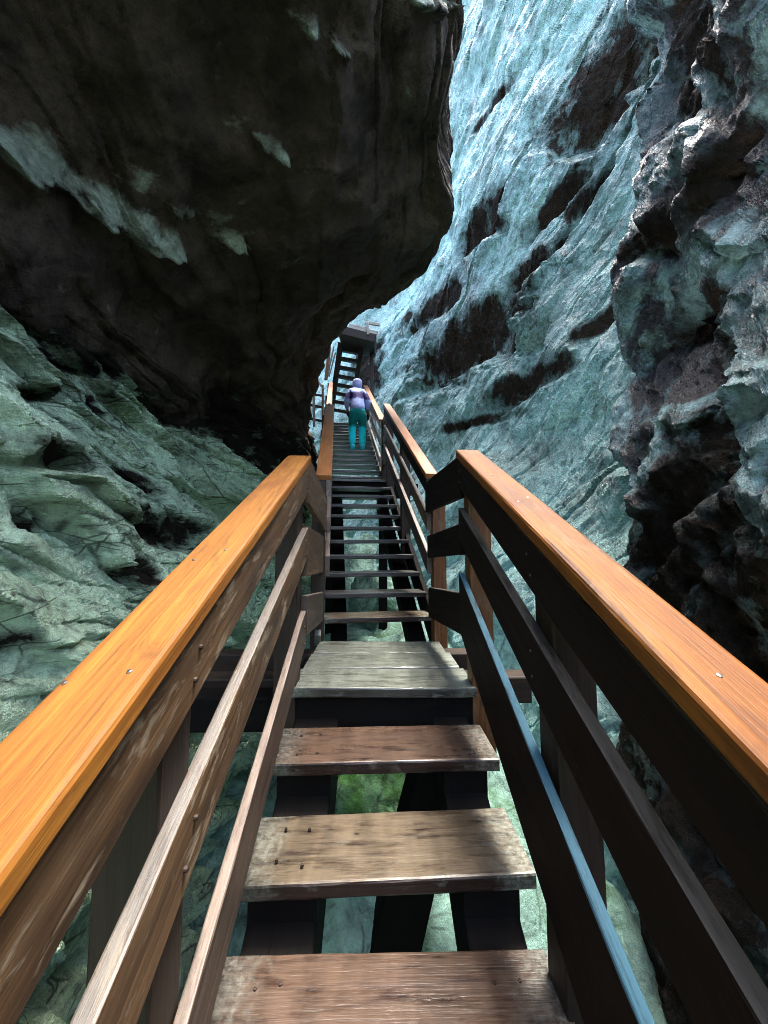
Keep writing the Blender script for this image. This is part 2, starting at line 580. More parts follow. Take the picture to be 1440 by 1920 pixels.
# --- first flight
st = thing('staircase', 'nearest stair flight of thick worn brown plank treads, between the two big handrails', 'staircase',
           (XC, .6, -1.4), STAIRS)
W1 = .95
for k in range(-3, 2):
    d, z = T0[0] + G1 * k, T0[1] + RISE1 * k
    tl = (.012, .004, -.004, 0, 0)[k % 5]
    mat = M['tread_red'] if k in (1, -1) else M['tread']
    board('tread', (XC - W1 / 2, d + .15, z - .025 - tl), (XC + W1 / 2, d + .15, z - .025 + tl), .30, .05, mat, st, seg=12, bev=.008,
          jit=.0025)
for k in range(-1, 2):
    d, z = T0[0] + G1 * k, T0[1] + RISE1 * k
    for x in (-.33, -.25, .34, .41):
        for dy in (.07, .22):
            screw((x + random.uniform(-.012, .012), d + dy + random.uniform(-.012, .012), z + .001), (0, 0, 1), .006, st, M['old_steel'])
for x0, x1 in ((-.405, -.185), (.285, .465)):
    zc = -1.04 - 1.257 * M1 - .04 - .275
    w = x1 - x0
    xm = (x0 + x1) / 2
    a = Vector((xm, .0, zc + 0))
    b = Vector((xm, DL + .1, zc + M1 * (DL + .1)))
    board('stringer', a, b, w, .26, M['stringer'], st, bev=.01)
    for k in range(-3, 2):
        d, z = T0[0] + G1 * k, T0[1] + RISE1 * k
        board('cleat', (xm, d + .04, z - .11), (xm, d + .27, z - .11), w, .12, M['stringer'], st, seg=2)
board('brace', (.36, 2.25, -1.2), (-.40, 1.75, -3.4), .24, .2, M['stringer'], st, up=(0, 1, .2))

# --- landing
ld = thing('landing', 'pale weathered three plank landing between the first two stair flights', 'landing', (XC, DL + .4, ZL - .3))
pw = .298
for i in range(3):
    d0 = DL + i * (pw + .006)
    tl = (.002, -.003, .002)[i]
    board('plank', (XC - .46 + .01 * i, d0 + pw / 2, ZL - .025 + tl), (XC + .475 - .02 * i, d0 + pw / 2, ZL - .025 - tl), pw, .05,
          M['landing'], ld, seg=14, bev=.008, jit=.003)
for (d, x0, x1, h) in ((DL + .10, -1.75, .62, .17), (DL + .36, -1.75, .90, .15), (DL + .84, -1.8, .85, .17)):
    board('joist', (x0, d, ZL - .053 - h / 2), (x1, d, ZL - .053 - h / 2), .14, h, M['stringer'] if d < DL + .2 else M['post'], ld,
          bev=.01)
for x in (-.40, .44):
    board('support_post', (x, DL + .6, ZL - .05), (x - .02, DL + .6, -3.6), .15, .15, M['stringer'], ld, up=(0, 1, 0))

# --- second flight, second landing and third flight
W2 = .88
st2 = thing('staircase', 'long dark middle stair flight climbing from the pale landing towards the person', 'staircase',
            (.02, D20, ZL), STAIRS)
NK2 = 10
for k in range(NK2):
    c = p2(G2 * k + .12, 0, Z20 + RISE2 * k - .02)
    board('tread', c - N2 * W2 / 2, c + N2 * W2 / 2, .26, .04, M['tread_dark'] if k > 0 else M['tread'], st2, seg=8, jit=.002)
for off in (-.455, .455):
    a = p2(-.05, off, Z20 - .20)
    b = p2(G2 * NK2, off, Z20 + S2 * (G2 * NK2 + .05) - .20)
    board('stringer', a, b, .045, .24, M['grey_wood'] if off < 0 else M['stringer'], st2)
for off in (-.30, .33):
    a = p2(.05, off, Z20 - .32)
    b = p2(G2 * NK2, off, Z20 + S2 * G2 * NK2 - .36)
    board('carriage', a, b, .13, .17, M['stringer'], st2)
SL2 = G2 * NK2
ZL2 = Z20 + RISE2 * NK2
ld2 = thing('landing', 'small dark upper landing between the middle flight and the flight the person climbs', 'landing',
            p2(SL2 + .3, 0, ZL2 - .3))
for i in range(2):
    c = p2(SL2 + .14 + i * .285, 0, ZL2 - .02)
    board('plank', c - N2 * W2 / 2, c + N2 * W2 / 2, .275, .04, M['tread_dark'], ld2, seg=6)
c = p2(SL2 + .10, 0, ZL2 - .13)
board('joist', c - N2 * 1.3, c + N2 * .9, .12, .17, M['stringer'], ld2)
c = p2(SL2 + .48, 0, ZL2 - .13)
board('joist', c - N2 * 1.3, c + N2 * .8, .12, .17, M['stringer'], ld2)
for off in (-.4, .4):
    board('support_post', p2(SL2 + .3, off, ZL2 - .05), p2(SL2 + .3, off, -2.2), .13, .13, M['stringer'], ld2, up=(0, 1, 0))

SL3 = SL2 + .60
st3 = thing('staircase', 'upper stair flight with thin treads under the feet of the person', 'staircase', p2(SL3, 0, ZL2 - .1), STAIRS)
NK3 = 14
for k in range(1, NK3 + 1):
    c = p2(SL3 + G2 * (k - 1) + .12, 0, ZL2 + RISE2 * k - .02)
    board('tread', c - N2 * W2 / 2, c + N2 * W2 / 2, .25, .04, M['tread_dark'], st3, seg=5)
for off in (-.455, .455):
    a = p2(SL3 - .1, off, ZL2 - .08)
    b = p2(SL3 + G2 * NK3, off, ZL2 + S2 * (G2 * NK3 + .1) - .08)
    board('stringer', a, b, .045, .22, M['post'], st3)
SL4 = SL3 + G2 * NK3
ZL4 = ZL2 + RISE2 * NK3
print('third flight ends at', p2(SL4, 0, ZL4))

# ------------------------------------------------------------------ railings of the first flight
rl = thing('railing', 'big left railing with bright amber handrail, nearest the camera', 'railing', (-.45, 1.0, -1.0), RAILS)
rr = thing('railing', 'big right railing with glossy orange handrail and a blue-edged lowest rail', 'railing', (.55, 1.0, -1.0), RAILS)
E1 = 2.02


def sloped(name, x_in, th, zt, zb, d0, d1, mat, parent, side, jit=.002):
    """board on edge along the first flight; zt and zb are heights at d = 0"""
    xm = x_in + side * th / 2
    zm = (zt + zb) / 2
    return board(name, (xm, d0, zm + M1 * d0), (xm, d1, zm + M1 * d1), th, (zt - zb) * math.cos(A1), mat, parent,
                 seg=30, bev=.005, jit=jit, square_end=(0, 1, 0))


def cap(x0, x1, zt, th, d0, d1, mat, parent, jit=.0015):
    xm = (x0 + x1) / 2
    zm = zt - th / math.cos(A1) / 2
    return board('handrail', (xm, d0, zm + M1 * d0), (xm, d1, zm + M1 * d1), abs(x1 - x0), th, mat, parent, seg=36, bev=.009,
                 jit=jit, square_end=(0, 1, .12))


XL, XR = -.365, .452
ZCL, ZCR = -.505, -.468
hl = cap(XL + .008, XL - .122, ZCL, .045, -.55, E1 + .01, M['cap_left'], rl)
sloped('fascia_board', XL, .034, ZCL - .055, ZCL - .20, -.55, E1, M['board_left'], rl, -1, .003)
sloped('middle_rail', XL, .036, ZCL - .395, ZCL - .555, -.5, E1 + .012, M['board_left'], rl, -1, .003)
sloped('lower_rail', XL - .004, .030, ZCL - .835, ZCL - 1.02, -.4, E1 + .008, M['board_low'], rl, -1, .003)
hr = cap(XR - .008, XR + .118, ZCR, .045, -.55, E1 + .01, M['cap_right'], rr)
sloped('fascia_board', XR, .034, ZCR - .055, ZCR - .20, -.55, E1, M['board_right'], rr, 1)
sloped('middle_rail', XR, .036, ZCR - .325, ZCR - .50, -.5, E1 + .012, M['board_right'], rr, 1)
sloped('lower_rail', XR - .004, .030, ZCR - .68, ZCR - .99, -.4, E1 + .008, M['board_sky_tint'], rr, 1)
PW = .115
for (d, mat) in ((.80, M['post']), (2.0, M['post'])):
    zt = ZCL + M1 * d - .07
    board('post', (XL - .036 - PW / 2, d, ZL - .4 - (2 - d) * M1), (XL - .036 - PW / 2, d, zt), PW, PW, mat, rl, up=(0, 1, 0))
for (d, mat) in ((1.10, M['post']), (2.0, M['post_orange'])):
    zt = ZCR + M1 * d - .07
    board('post', (XR + .036 + PW / 2, d, ZL - .4 - (2 - d) * M1), (XR + .036 + PW / 2, d, zt), PW, PW, mat, rr, up=(0, 1, 0))
for (d, fx) in ((.62, .25), (.95, .75), (1.0, .3), (.60, .9), (.34, .45)):
    x = XL + .008 - .13 * fx
    screw((x, d, ZCL + M1 * d), (0, -M1, 1), .0055, rl)
for (d, fx) in ((1.25, .3), (1.29, .7), (1.55, .35), (.56, .5)):
    x = XR - .008 + .126 * fx
    screw((x, d, ZCR + M1 * d), (0, -M1, 1), .0055, rr)

for xf, zc_, rows, par, ds, sg in ((XL, ZCL, (-.10, -.16, -.44, -.51, -.88, -.96), rl, (.80, 1.96), 1), (XR, ZCR, (-.10, -.16, -.38, -.45, -.75, -.90), rr, (1.10, 1.96), -1)):
    for d in ds:
        for dz in rows:
            screw((xf + sg * .001, d + random.uniform(-.02, .02), zc_ + dz + M1 * d), (sg, 0, 0), .0065, par, M['old_steel'])

# level pieces over the landing and posts at its far end
YF = 2.87
for par, side, cuts in ((rl, -1, ((866, 935, 614, 930, 1002), (988, 1078, 608, 1004, 1075), (1120, 1190, 608, 1107, 1165))),
                        (rr, 1, ((852, 935, 797, 906, 960), (982, 1040, 801, 1004, 1046), (1114, 1190, 803, 1100, 1158)))):
    xe = XL if side < 0 else XR
    for i, (yt, yb, pxf, ft, fb) in enumerate(cuts):
        n0, n1 = at(720, yt, E1), at(720, yb, E1)
        f0, f1 = at(pxf, ft, YF), at(pxf, fb, YF)
        z0 = (n0.z + n1.z) / 2
        z1 = (f0.z + f1.z) / 2
        hgt = ((n0.z - n1.z) + (f0.z - f1.z)) / 2
        mat = (M['board_left'], M['board_left'], M['board_low'])[i] if side < 0 else M['board_right']
        board('landing_rail', (xe + side * .017, E1 + .004, z0), (f0.x + side * .017, YF, z1), .034, hgt, mat, par, seg=8,
              square_end=(0, 1, 0))

# ------------------------------------------------------------------ railings of flights two and three


def flight_rail(par, px0, px1, py, Y0, Y1, side, capmat, bmat, lowmat, offs, posts, th=.04, capw=None):
    a, b = at(px0, py, Y0), at(px1, py, Y0)
    cw = capw or (b - a).length
    m = (a + b) / 2
    e = m + D2 * (Y1 - Y0)
    co = math.cos(math.atan(S2))
    dn = Vector((0, 0, -th / co / 2))
    board('handrail', m + dn, e + dn, cw, th, capmat, par, seg=20, bev=.007)
    inner = m - N2 * (side * (cw / 2 - .025))
    for nm, zt, zb, mt in offs:
        q = inner + Vector((0, 0, (zt + zb) / 2))
        board(nm, q, q + D2 * (Y1 - Y0), .034, (zt - zb) * co, mt, par, seg=16, bev=.004, square_end=H2)
    for Yp, zb, mt in posts:
        top = inner + D2 * (Yp - Y0) + N2 * side * (.017 + .052) + Vector((0, 0, -.055))
        bot = top.copy()
        bot.z = zb
        board('post', bot, top, .10, .10, mt, par, up=H2)
    return m, e


rl2 = thing('railing', 'left brown railing of the dark middle flight, beyond the amber handrail', 'railing', (-.4, 2.9, ZL), RAILS)
rr2 = thing('railing', 'right railing of the dark middle flight with a long straight orange-brown handrail', 'railing', (.5, 2.9, ZL), RAILS)
YE2 = D20 + SL2
offs2 = [('fascia_board', -.045, -.17, M['board_left']), ('middle_rail', -.33, -.45, M['board_left']),
         ('lower_rail', -.63, -.78, M['board_low'])]
flight_rail(rl2, 592, 622, 890, YF, YE2, -1, M['cap_far'], None, None, offs2,
            ((YF, ZL - .3, M['post']), (4.2, .0 - .3, M['post']), (YE2 - .05, ZL2 - .3, M['post'])))
offs2r = [('fascia_board', -.045, -.17, M['board_right']), ('middle_rail', -.33, -.45, M['board_left']),
          ('lower_rail', -.63, -.78, M['board_low'])]
flight_rail(rr2, 801, 818, 887, YF, YE2, 1, M['cap_far'], None, None, offs2r,
            ((YF, ZL - .3, M['post_orange']), (4.2, .0 - .3, M['post']), (YE2 - .05, ZL2 - .3, M['post'])), capw=.10)
rl3 = thing('railing', 'short left railing with orange top beside the person', 'railing', p2(SL3, -.5, ZL2), RAILS)
rr3 = thing('railing', 'right railing with a bright orange handrail beside the person', 'railing', p2(SL3, .5, ZL2), RAILS)
YS3 = D20 + SL3
YE3 = D20 + SL4
offs3 = [('fascia_board', -.045, -.16, M['grey_wood']), ('middle_rail', -.33, -.45, M['grey_wood']),
         ('lower_rail', -.66, -.80, M['grey_wood'])]
flight_rail(rr3, 711, 723, 786, YS3, YE3, 1, M['cap_far'], None, None, offs3,
            ((YS3 + .05, ZL2 - .3, M['post']), (7.8, 1.7, M['grey_wood']), (YE3 - .05, ZL4 - .3, M['post'])))
flight_rail(rl3, 608, 621, 776, YS3, YE3, -1, M['cap_far'], None, None, offs3,
            ((YS3 + .05, ZL2 - .3, M['post']), (7.8, 1.7, M['post']), (YE3 - .05, ZL4 - .3, M['post'])), capw=.10)
# level rails over the upper landing
for par, x2, side in ((rl2, 613, -1), (rr2, 727, 1)):
    for dz, h in ((-.03, .12), (-.36, .12), (-.70, .13)):
        a = p2(SL2 - .04, side * .44, ZL2 + 1.08 + dz)
        b = p2(SL3 + .02, side * .44, ZL2 + 1.08 + dz)
        board('landing_rail', a, b, .034, h, M['board_left'], par, seg=4)

# ------------------------------------------------------------------ far steep flight, platform and side balustrade
st4 = thing('staircase', 'steep open flight behind the person, seen dark from underneath with light in the gaps', 'staircase',
            at(643, 770, 10.3), STAIRS)
B0, B1 = at(640, 775, 10.35), at(659, 646, 9.55)
acr = (at(672, 672, 9.7) - at(640, 666, 9.7)).normalized()
NT4 = 8
for k in range(NT4):
    u = (k + .25) / NT4
    c = B0.lerp(B1, u)
    board('tread', c - acr * .235, c + acr * .235, .24, .08, M['brown_far'], st4, up=(0, -.25, 1), seg=3)
for s in (-.29, .29):
    board('stringer', B0 + acr * s, B1 + acr * s, .12, .24, M['brown_far'], st4, up=(0, 1, .2))
pf = thing('platform', 'small high wooden platform with pale edge boards under the rock overhang', 'platform', at(675, 640, 9.3))
a, b = at(640, 634, 9.35), at(704, 650, 9.35)
board('deck', a, b, 1.0, .20, M['brown_far'], pf, up=(0, -.1, 1))
board('edge_board', at(654, 612, 8.95), at(686, 619, 8.95), .05, .14, M['pale_wood'], pf)
board('edge_board', at(684, 620, 8.9), at(708, 625, 8.9), .05, .10, M['pale_wood'], pf)
board('edge_board', at(684, 605, 8.95), at(712, 609, 8.95), .05, .07, M['pale_wood'], pf)
board('post', at(689, 604, 8.86), at(690, 628, 8.86), .06, .06, M['pale_wood'], pf, up=(0, 1, 0))
board('support_post', at(697, 640, 9.6), at(697, 790, 9.6), .10, .10, M['brown_far'], pf, up=(0, 1, 0))

fr = thing('railing', 'far weathered balustrade left of the steep flight, before the pale rock', 'railing', at(600, 800, 9.2), RAILS)
yb = 9.3
board('handrail', at(611, 712, yb), at(618, 650, yb), .075, .07, M['post_orange'], fr, up=(0, -1, .3))
board('lower_rail', at(614, 706, yb), at(626, 650, yb), .035, .03, M['grey_wood'], fr, up=(0, -1, .3))
board('lower_rail', at(617, 706, yb), at(629, 661, yb), .035, .03, M['grey_wood'], fr, up=(0, -1, .3))
board('brace', at(590, 706, yb - .1), at(607, 730, yb - .1), .05, .05, M['grey_wood'], fr, up=(0, -1, .3))
board('post', at(588, 712, yb - .1), at(589, 800, yb - .1), .06, .06, M['grey_wood'], fr, up=(0, 1, 0))
board('post', at(605, 722, yb - .1), at(605, 800, yb - .1), .05, .05, M['post_orange'], fr, up=(0, 1, 0))
board('rail', at(570, 714, yb - .05), at(592, 717, yb - .05), .05, .06, M['post'], fr)
board('rail', at(572, 738, yb - .05), at(606, 742, yb - .05), .04, .05, M['post'], fr)
board('rail', at(573, 758, yb - .05), at(606, 764, yb - .05), .04, .06, M['post'], fr)
board('rail', at(575, 784, yb - .05), at(606, 790, yb - .05), .04, .06, M['post'], fr)

# ------------------------------------------------------------------ the person


def skin_mesh(name, chain, edges, mat, parent, mw, levels=2, root=0):
    me = bpy.data.meshes.new(name)
    me.from_pydata([c[:3] for c in chain], edges, [])
    o = bpy.data.objects.new(name, me)
    C.objects.link(o)
    sk = o.modifiers.new('skin', 'SKIN')
    sk.use_smooth_shade = True
    for vtx, c in zip(me.skin_vertices[0].data, chain):
        r = c[3]
        vtx.radius = r if isinstance(r, tuple) else (r, r)
    me.skin_vertices[0].data[root].use_root = True
    ss = o.modifiers.new('subdivision', 'SUBSURF')
    ss.levels = ss.render_levels = levels
    dg = bpy.context.evaluated_depsgraph_get()
    dg.update()
    res = bpy.data.meshes.new_from_object(o.evaluated_get(dg))
    o.modifiers.clear()
    o.data = res
    res.name = name
    res.materials.clear()
    res.materials.append(mat)
    return put(o, parent, mw)


def cloth_mat(name, stops, zscale, rough=.6, var=8):
    """colour areas of a garment by height on it, with creases"""
    t = NT(name)
    co = t.new('ShaderNodeTexCoord').outputs['Object']
    sp = t.new('ShaderNodeSeparateXYZ')
    t.link(co, sp.inputs[0])
    n = t.noise(t.mapping(co, (1, 1, .6)), var, 5, .6, .8)
    z = t.math('ADD', t.math('MULTIPLY', sp.outputs['Z'], 1 / zscale), t.math('MULTIPLY', t.math('SUBTRACT', n, .5), .10))
    col = t.ramp(z, stops)
    t.link(t.mix(.45, col, t.ramp(n, [(.35, .6), (.65, 1.1)]), 'MULTIPLY'), t.b.inputs['Base Color'])
    t.link(t.bump(n, .8, .03), t.b.inputs['Normal'])
    t.b.inputs['Roughness'].default_value = rough
    t.b.inputs['Specular IOR Level'].default_value = .08
    return t.m


LIL, PUR = (.27, .34, .62), (.028, .020, .085)
PUR = (.030, .022, .10)
m_jacket = cloth_mat('lilac_jacket', [(.46, (.03, .30, .38)), (.50, (.26, .33, .60)), (.62, LIL), (.645, PUR), (.715, PUR), (.74, LIL), (.9, (.30, .36, .68))], 1.7, .6)
m_trouser = cloth_mat('teal_trousers', [(.20, (.012, .62, .74)), (.285, (.014, .66, .78)), (.31, (.006, .14, .14)), (.46, (.006, .15, .15)), (.52, (.008, .28, .32))], 1.7, .8)
m_boot = plain_mat('cyan_boot', (.012, .45, .55), .7)
m_glove = plain_mat('black_glove', (.012, .013, .02), .7)
m_skin = plain_mat('skin', (.14, .08, .055), .5, bump=.05)

kf = min(range(1, NK3 + 1), key=lambda k: abs((ZL2 + RISE2 * k) / (D20 + SL3 + G2 * (k - 1) + .1) - .2554 * 1.0))
foot = p2(SL3 + G2 * (kf - 1) + .10, .0, ZL2 + RISE2 * kf)
tx = at(670, 845, foot.y).x
foot.x = tx
pz = math.atan(-D2.x)
pers = thing('person', 'person in a lilac hooded jacket and teal trousers climbing the upper flight, seen from behind', 'person', foot)
pers.rotation_euler = (0, 0, pz)
PMW = Matrix.Translation(foot) @ Matrix.Rotation(pz, 4, 'Z')
K = 1.0
body = [(0, .01, .86, .085), (0, .09, 1.02, .060), (0, .15, 1.17, .055), (0, .18, 1.33, .040), (0, .19, 1.43, .075), (0, .20, 1.51, .088), (0, .19, 1.57, .06),
        (-.09, -.03, .80, .06), (-.10, .04, .46, .045), (-.095, -.01, .09, .040), (-.10, .09, .045, .035), (-.105, .16, .035, .025),
        (.09, -.03, .80, .06), (.10, .05, .46, .045), (.095, .00, .09, .040), (.10, .10, .045, .035), (.105, .17, .035, .025),
        (-.14, .13, 1.235, .035), (-.22, .05, 1.04, .045), (-.20, .19, .91, .030), (-.19, .235, .865, .030),
        (.14, .13, 1.235, .035), (.22, .03, 1.03, .045), (.225, .08, .83, .030), (.228, .11, .775, .030)]
be = [(0, 1), (1, 2), (2, 3), (3, 4), (4, 5), (5, 6), (0, 7), (7, 8), (8, 9), (9, 10), (10, 11), (0, 12), (12, 13), (13, 14), (14, 15), (15, 16),
      (2, 17), (17, 18), (18, 19), (19, 20), (2, 21), (21, 22), (22, 23), (23, 24)]
nose = (0, .29, 1.47, .016)
body.append(nose)
be.append((4, len(body) - 1))
for s_ in (-1, 1):
    body.append((s_ * .085, .185, 1.49, .014))
    be.append((5, len(body) - 1))
for palm, s_ in ((20, -1), (24, 1)):
    px_, py_, pz_ = body[palm][:3]
    for f in range(4):
        i0 = len(body)
        off = (f - 1.5) * .019
        ln = (.055, .068, .064, .048)[f]
        body.append((px_ + off * .3, py_ + off + .012, pz_ - .04, .0095))
        body.append((px_ - s_ * .012 + off * .3, py_ + off + .020, pz_ - .04 - ln * .6, .0085))
        body.append((px_ - s_ * .028 + off * .3, py_ + off + .022, pz_ - .04 - ln, .007))
        be += [(palm, i0), (i0, i0 + 1), (i0 + 1, i0 + 2)]
    i0 = len(body)
    body.append((px_ - s_ * .03, py_ + .03, pz_ - .01, .010))
    body.append((px_ - s_ * .05, py_ + .045, pz_ - .045, .008))
    be += [(palm, i0), (i0, i0 + 1)]
skin_mesh('body', body, be, m_skin, pers, PMW, 1)
jk = [(0, -.04, .74, .17), (0, -.01, .93, .155), (0, .05, 1.08, .15), (0, .10, 1.21, .165), (0, .145, 1.32, .09),
      (-.14, .105, 1.255, .09), (-.22, .045, 1.04, .070), (-.205, .17, .93, .050), (.14, .105, 1.255, .09), (.22, .025, 1.03, .070), (.225, .07, .86, .050)]
je = [(0, 1), (1, 2), (2, 3), (3, 4), (3, 5), (5, 6), (6, 7), (3, 8), (8, 9), (9, 10)]
skin_mesh('jacket', jk, je, m_jacket, pers, PMW, 2)
skin_mesh('hood', [(0, .125, 1.325, .09), (0, .155, 1.42, .108), (0, .165, 1.51, .118), (0, .175, 1.58, .085)], [(0, 1), (1, 2), (2, 3)], m_jacket, pers, PMW, 2)
tr = [(0, -.03, .95, .145), (0, -.04, .82, .165), (-.095, -.02, .66, .105), (-.105, .055, .45, .080), (-.102, .0, .12, .072), (.095, -.02, .66, .105), (.105, .065, .45, .080), (.102, .01, .12, .072)]
skin_mesh('trousers', tr, [(0, 1), (1, 2), (2, 3), (3, 4), (1, 5), (5, 6), (6, 7)], m_trouser, pers, PMW, 2)
for s_ in (-1, 1):
    skin_mesh('boot', [(s_ * .096, -.01, .17, .058), (s_ * .097, -.01, .06, .055), (s_ * .10, .08, .05, .05), (s_ * .106, .165, .04, .038)],
              [(0, 1), (1, 2), (2, 3)], m_boot, pers, PMW, 2)
    w_ = body[19 if s_ < 0 else 23]
    p_ = body[20 if s_ < 0 else 24]
    ch = [(w_[0], w_[1], w_[2], .044), (p_[0], p_[1], p_[2], .044)]
    eg = [(0, 1)]
    for f in range(4):
        off = (f - 1.5) * .021
        i0 = len(ch)
        ch += [(p_[0] + off * .3, p_[1] + off + .012, p_[2] - .045, .014), (p_[0] - s_ * .03, p_[1] + off + .02, p_[2] - .10 + abs(f - 1.4) * .008, .011)]
        eg += [(1, i0), (i0, i0 + 1)]
    i0 = len(ch)
    ch += [(p_[0] - s_ * .035, p_[1] + .04, p_[2] - .02, .015), (p_[0] - s_ * .055, p_[1] + .05, p_[2] - .055, .012)]
    eg += [(1, i0), (i0, i0 + 1)]
    skin_mesh('glove', ch, eg, m_glove, pers, PMW, 1)


# ------------------------------------------------------------------ rock
def interp(xs, ys, q):
    """smooth interpolation"""
    xs, ys = np.asarray(xs, float), np.asarray(ys, float)
    i = np.clip(np.searchsorted(xs, q) - 1, 0, len(xs) - 2)
    m = np.gradient(ys, xs)
    h = xs[i + 1] - xs[i]
    t = np.clip((q - xs[i]) / h, 0, 1)
    t2, t3 = t * t, t * t * t
    return (2 * t3 - 3 * t2 + 1) * ys[i] + (t3 - 2 * t2 + t) * h * m[i] + (-2 * t3 + 3 * t2) * ys[i + 1] + (t3 - t2) * h * m[i + 1]


LD = [-5, -2, 0, 1.6, 3, 5, 7, 8, 8.6, 9.3, 10, 12, 15]
LX = [-1.9, -1.6, -1.5, -1.6, -1.6, -1.6, -1.5, -1.45, -1.6, -2.3, -3.2, -5.5, -9]


def left_base(d, z):
    k = .50 - .36 * sstep(4.5, 7.0, d)
    up = np.where(z > -.7, -k * (z + .7), -.16 * (z + .7))
    return interp(LD, LX, d) + .33 + up


# --- right wall (far, smooth, striated)
RD = [0, 2, 3, 4, 5, 6, 7, 8, 9, 10, 11, 12, 13, 15]
RX = [3.1, 2.95, 2.7, 2.4, 2.0, 1.55, 1.1, .75, .40, .0, -.8, -2.0, -3.4, -6.0]


def right_base(d, z):
    zc = np.clip(z, -3, 1.6)
    lean = .42 * zc + np.where(z > 1.6, .15 * (z - 1.6), 0) - .25
    return interp(RD, RX, d) + lean


def hit(base, px, py, d0=.3, d1=14.5):
    r = ray(px, py)
    best = None
    for d in np.linspace(d0, d1, 1500):
        x, z = r.x / r.y * d, r.z / r.y * d
        if (x - float(base(np.array(d), np.array(z)))) * (-1 if base is left_base else 1) > 0:
            return d, z
    return d1, r.z / r.y * d1


def layers(u, v, p, L, s, under=.10):
    """rock layers, each standing out by its own amount, sloping back going up and undercut at its foot"""
    t = v / p
    k = np.floor(t)
    f = t - k

    def amount(kk):
        off = _hash(kk, kk * 0, kk * 0, s).astype(float) / 4294967295.0
        q = u / L + off * 7
        i = np.floor(q)
        a0 = _hash(kk, i, kk * 0 + 1, s).astype(float) / 4294967295.0
        a1 = _hash(kk, i + 1, kk * 0 + 1, s).astype(float) / 4294967295.0
        w = sstep(.86, 1.0, q - i)
        return a0 * (1 - w) + a1 * w
    a = amount(k)
    b = amount(k + 1)
    g = np.clip((f - under) / (1 - under), 0, 1)
    rise = np.where(f < under, (f / under), 1.0)
    return (a * (1 - g) + .55 * b * g - .35 * (1 - g) * 0) * rise + (1 - rise) * 0.0


def undercut(d, z, spots, disp, brown=None):
    """overhanging faces: cut in deep at the lower edge and coming back out going up.
    spots are (d, z, half length along the strike, half height, strike angle, depth)"""
    for k, (cd, cz, la, hb, ang, dep) in enumerate(spots):
        ca, sa = math.cos(ang), math.sin(ang)
        u = (d - cd) * ca + (z - cz) * sa
        v = -(d - cd) * sa + (z - cz) * ca
        wob = .30 * fbm(u * 1.7, v * 1.7, None, 5, 900 + k)
        uu = u / la + wob
        vv = (v / hb + wob * 1.2)
        mask = sstep(1.0, .72, np.abs(uu))
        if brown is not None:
            np.maximum(brown, sstep(1.45, .25, np.abs(uu)) * sstep(1.65, .1, np.abs(vv)), out=brown)  # paints shade over each undercut face
        prof = np.where(vv < -.7, sstep(-1.15, -.7, vv), sstep(1.0, -.7, vv))
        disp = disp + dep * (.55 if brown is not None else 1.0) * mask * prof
    return disp


nu, nv = 860, 960
dd = np.concatenate([np.linspace(0, 2, 40, endpoint=False), np.geomspace(2, 15, nu - 40)])
tt = np.linspace(0, 1, nv)
zz = -4.5 + 25 * tt ** 1.35
Dg, Zg = np.meshgrid(dd, zz, indexing='ij')
Zg = np.where(Zg > 3, 3 + (Zg - 3) * (1.75 * np.clip(Dg, 1.5, 20) - 1.6) / (20.5 - 3), Zg)
sa = R(-50)
al = Dg * math.cos(sa) + Zg * math.sin(sa)          # along the strata (down and away)
ac = -Dg * math.sin(sa) + Zg * math.cos(sa)         # across the strata
warp = .5 * fbm(Dg * .45, Zg * .45, None, 4, 5)
disp = .40 * fbm(Dg * .33, Zg * .33, None, 4, 11)
wv = .22 * warp + .05 * fbm(Dg * 2.2, Zg * 2.2, None, 4, 7)
disp -= .22 * layers(al + .4 * warp, -ac * 1.0 - wv, 1.15, 3.2, 611, .22) - .10
disp -= .075 * layers(al * 1.1, -ac - wv * 1.4, .36, 2.0, 613, .2)
disp -= .035 * layers(al * 1.2, -ac - wv * 1.6, .11, .5, 617, .2)
disp -= .030 * ridged(al * .9 + warp * .3, ac * 4.2 + warp, None, 4, 21)
disp -= .009 * ridged(al * 1.8, ac * 15 + warp * 2, None, 4, 41)
disp += .11 * slabs(al * .6 + warp, ac * 1.3 + warp, 3, .7, 1.0, .10)
disp += .020 * slabs(al * 2.4 + warp * 2, ac * 5.0 + warp * 2, 4, .7, 1.0, .10)
disp += .012 * fbm(Dg * 5, Zg * 5, None, 5, 61, .6)
disp += .30 * sstep(1.5, -2, Zg) * fbm(Dg * .9, Zg * .9, None, 3, 71)
CD = [-5, -2, 0, 1, 2, 2.6, 2.9, 3.1, 3.4]
CX = [1.7, 1.55, 1.55, 1.68, 1.82, 1.92, 2.08, 2.45, 3.3]


def col_base(d, z):
    sh = np.where(z > 0, .06 * z, .0)
    return interp(CD, CX, d - sh) + np.where(z > 0, .15 * z, .05 * z)


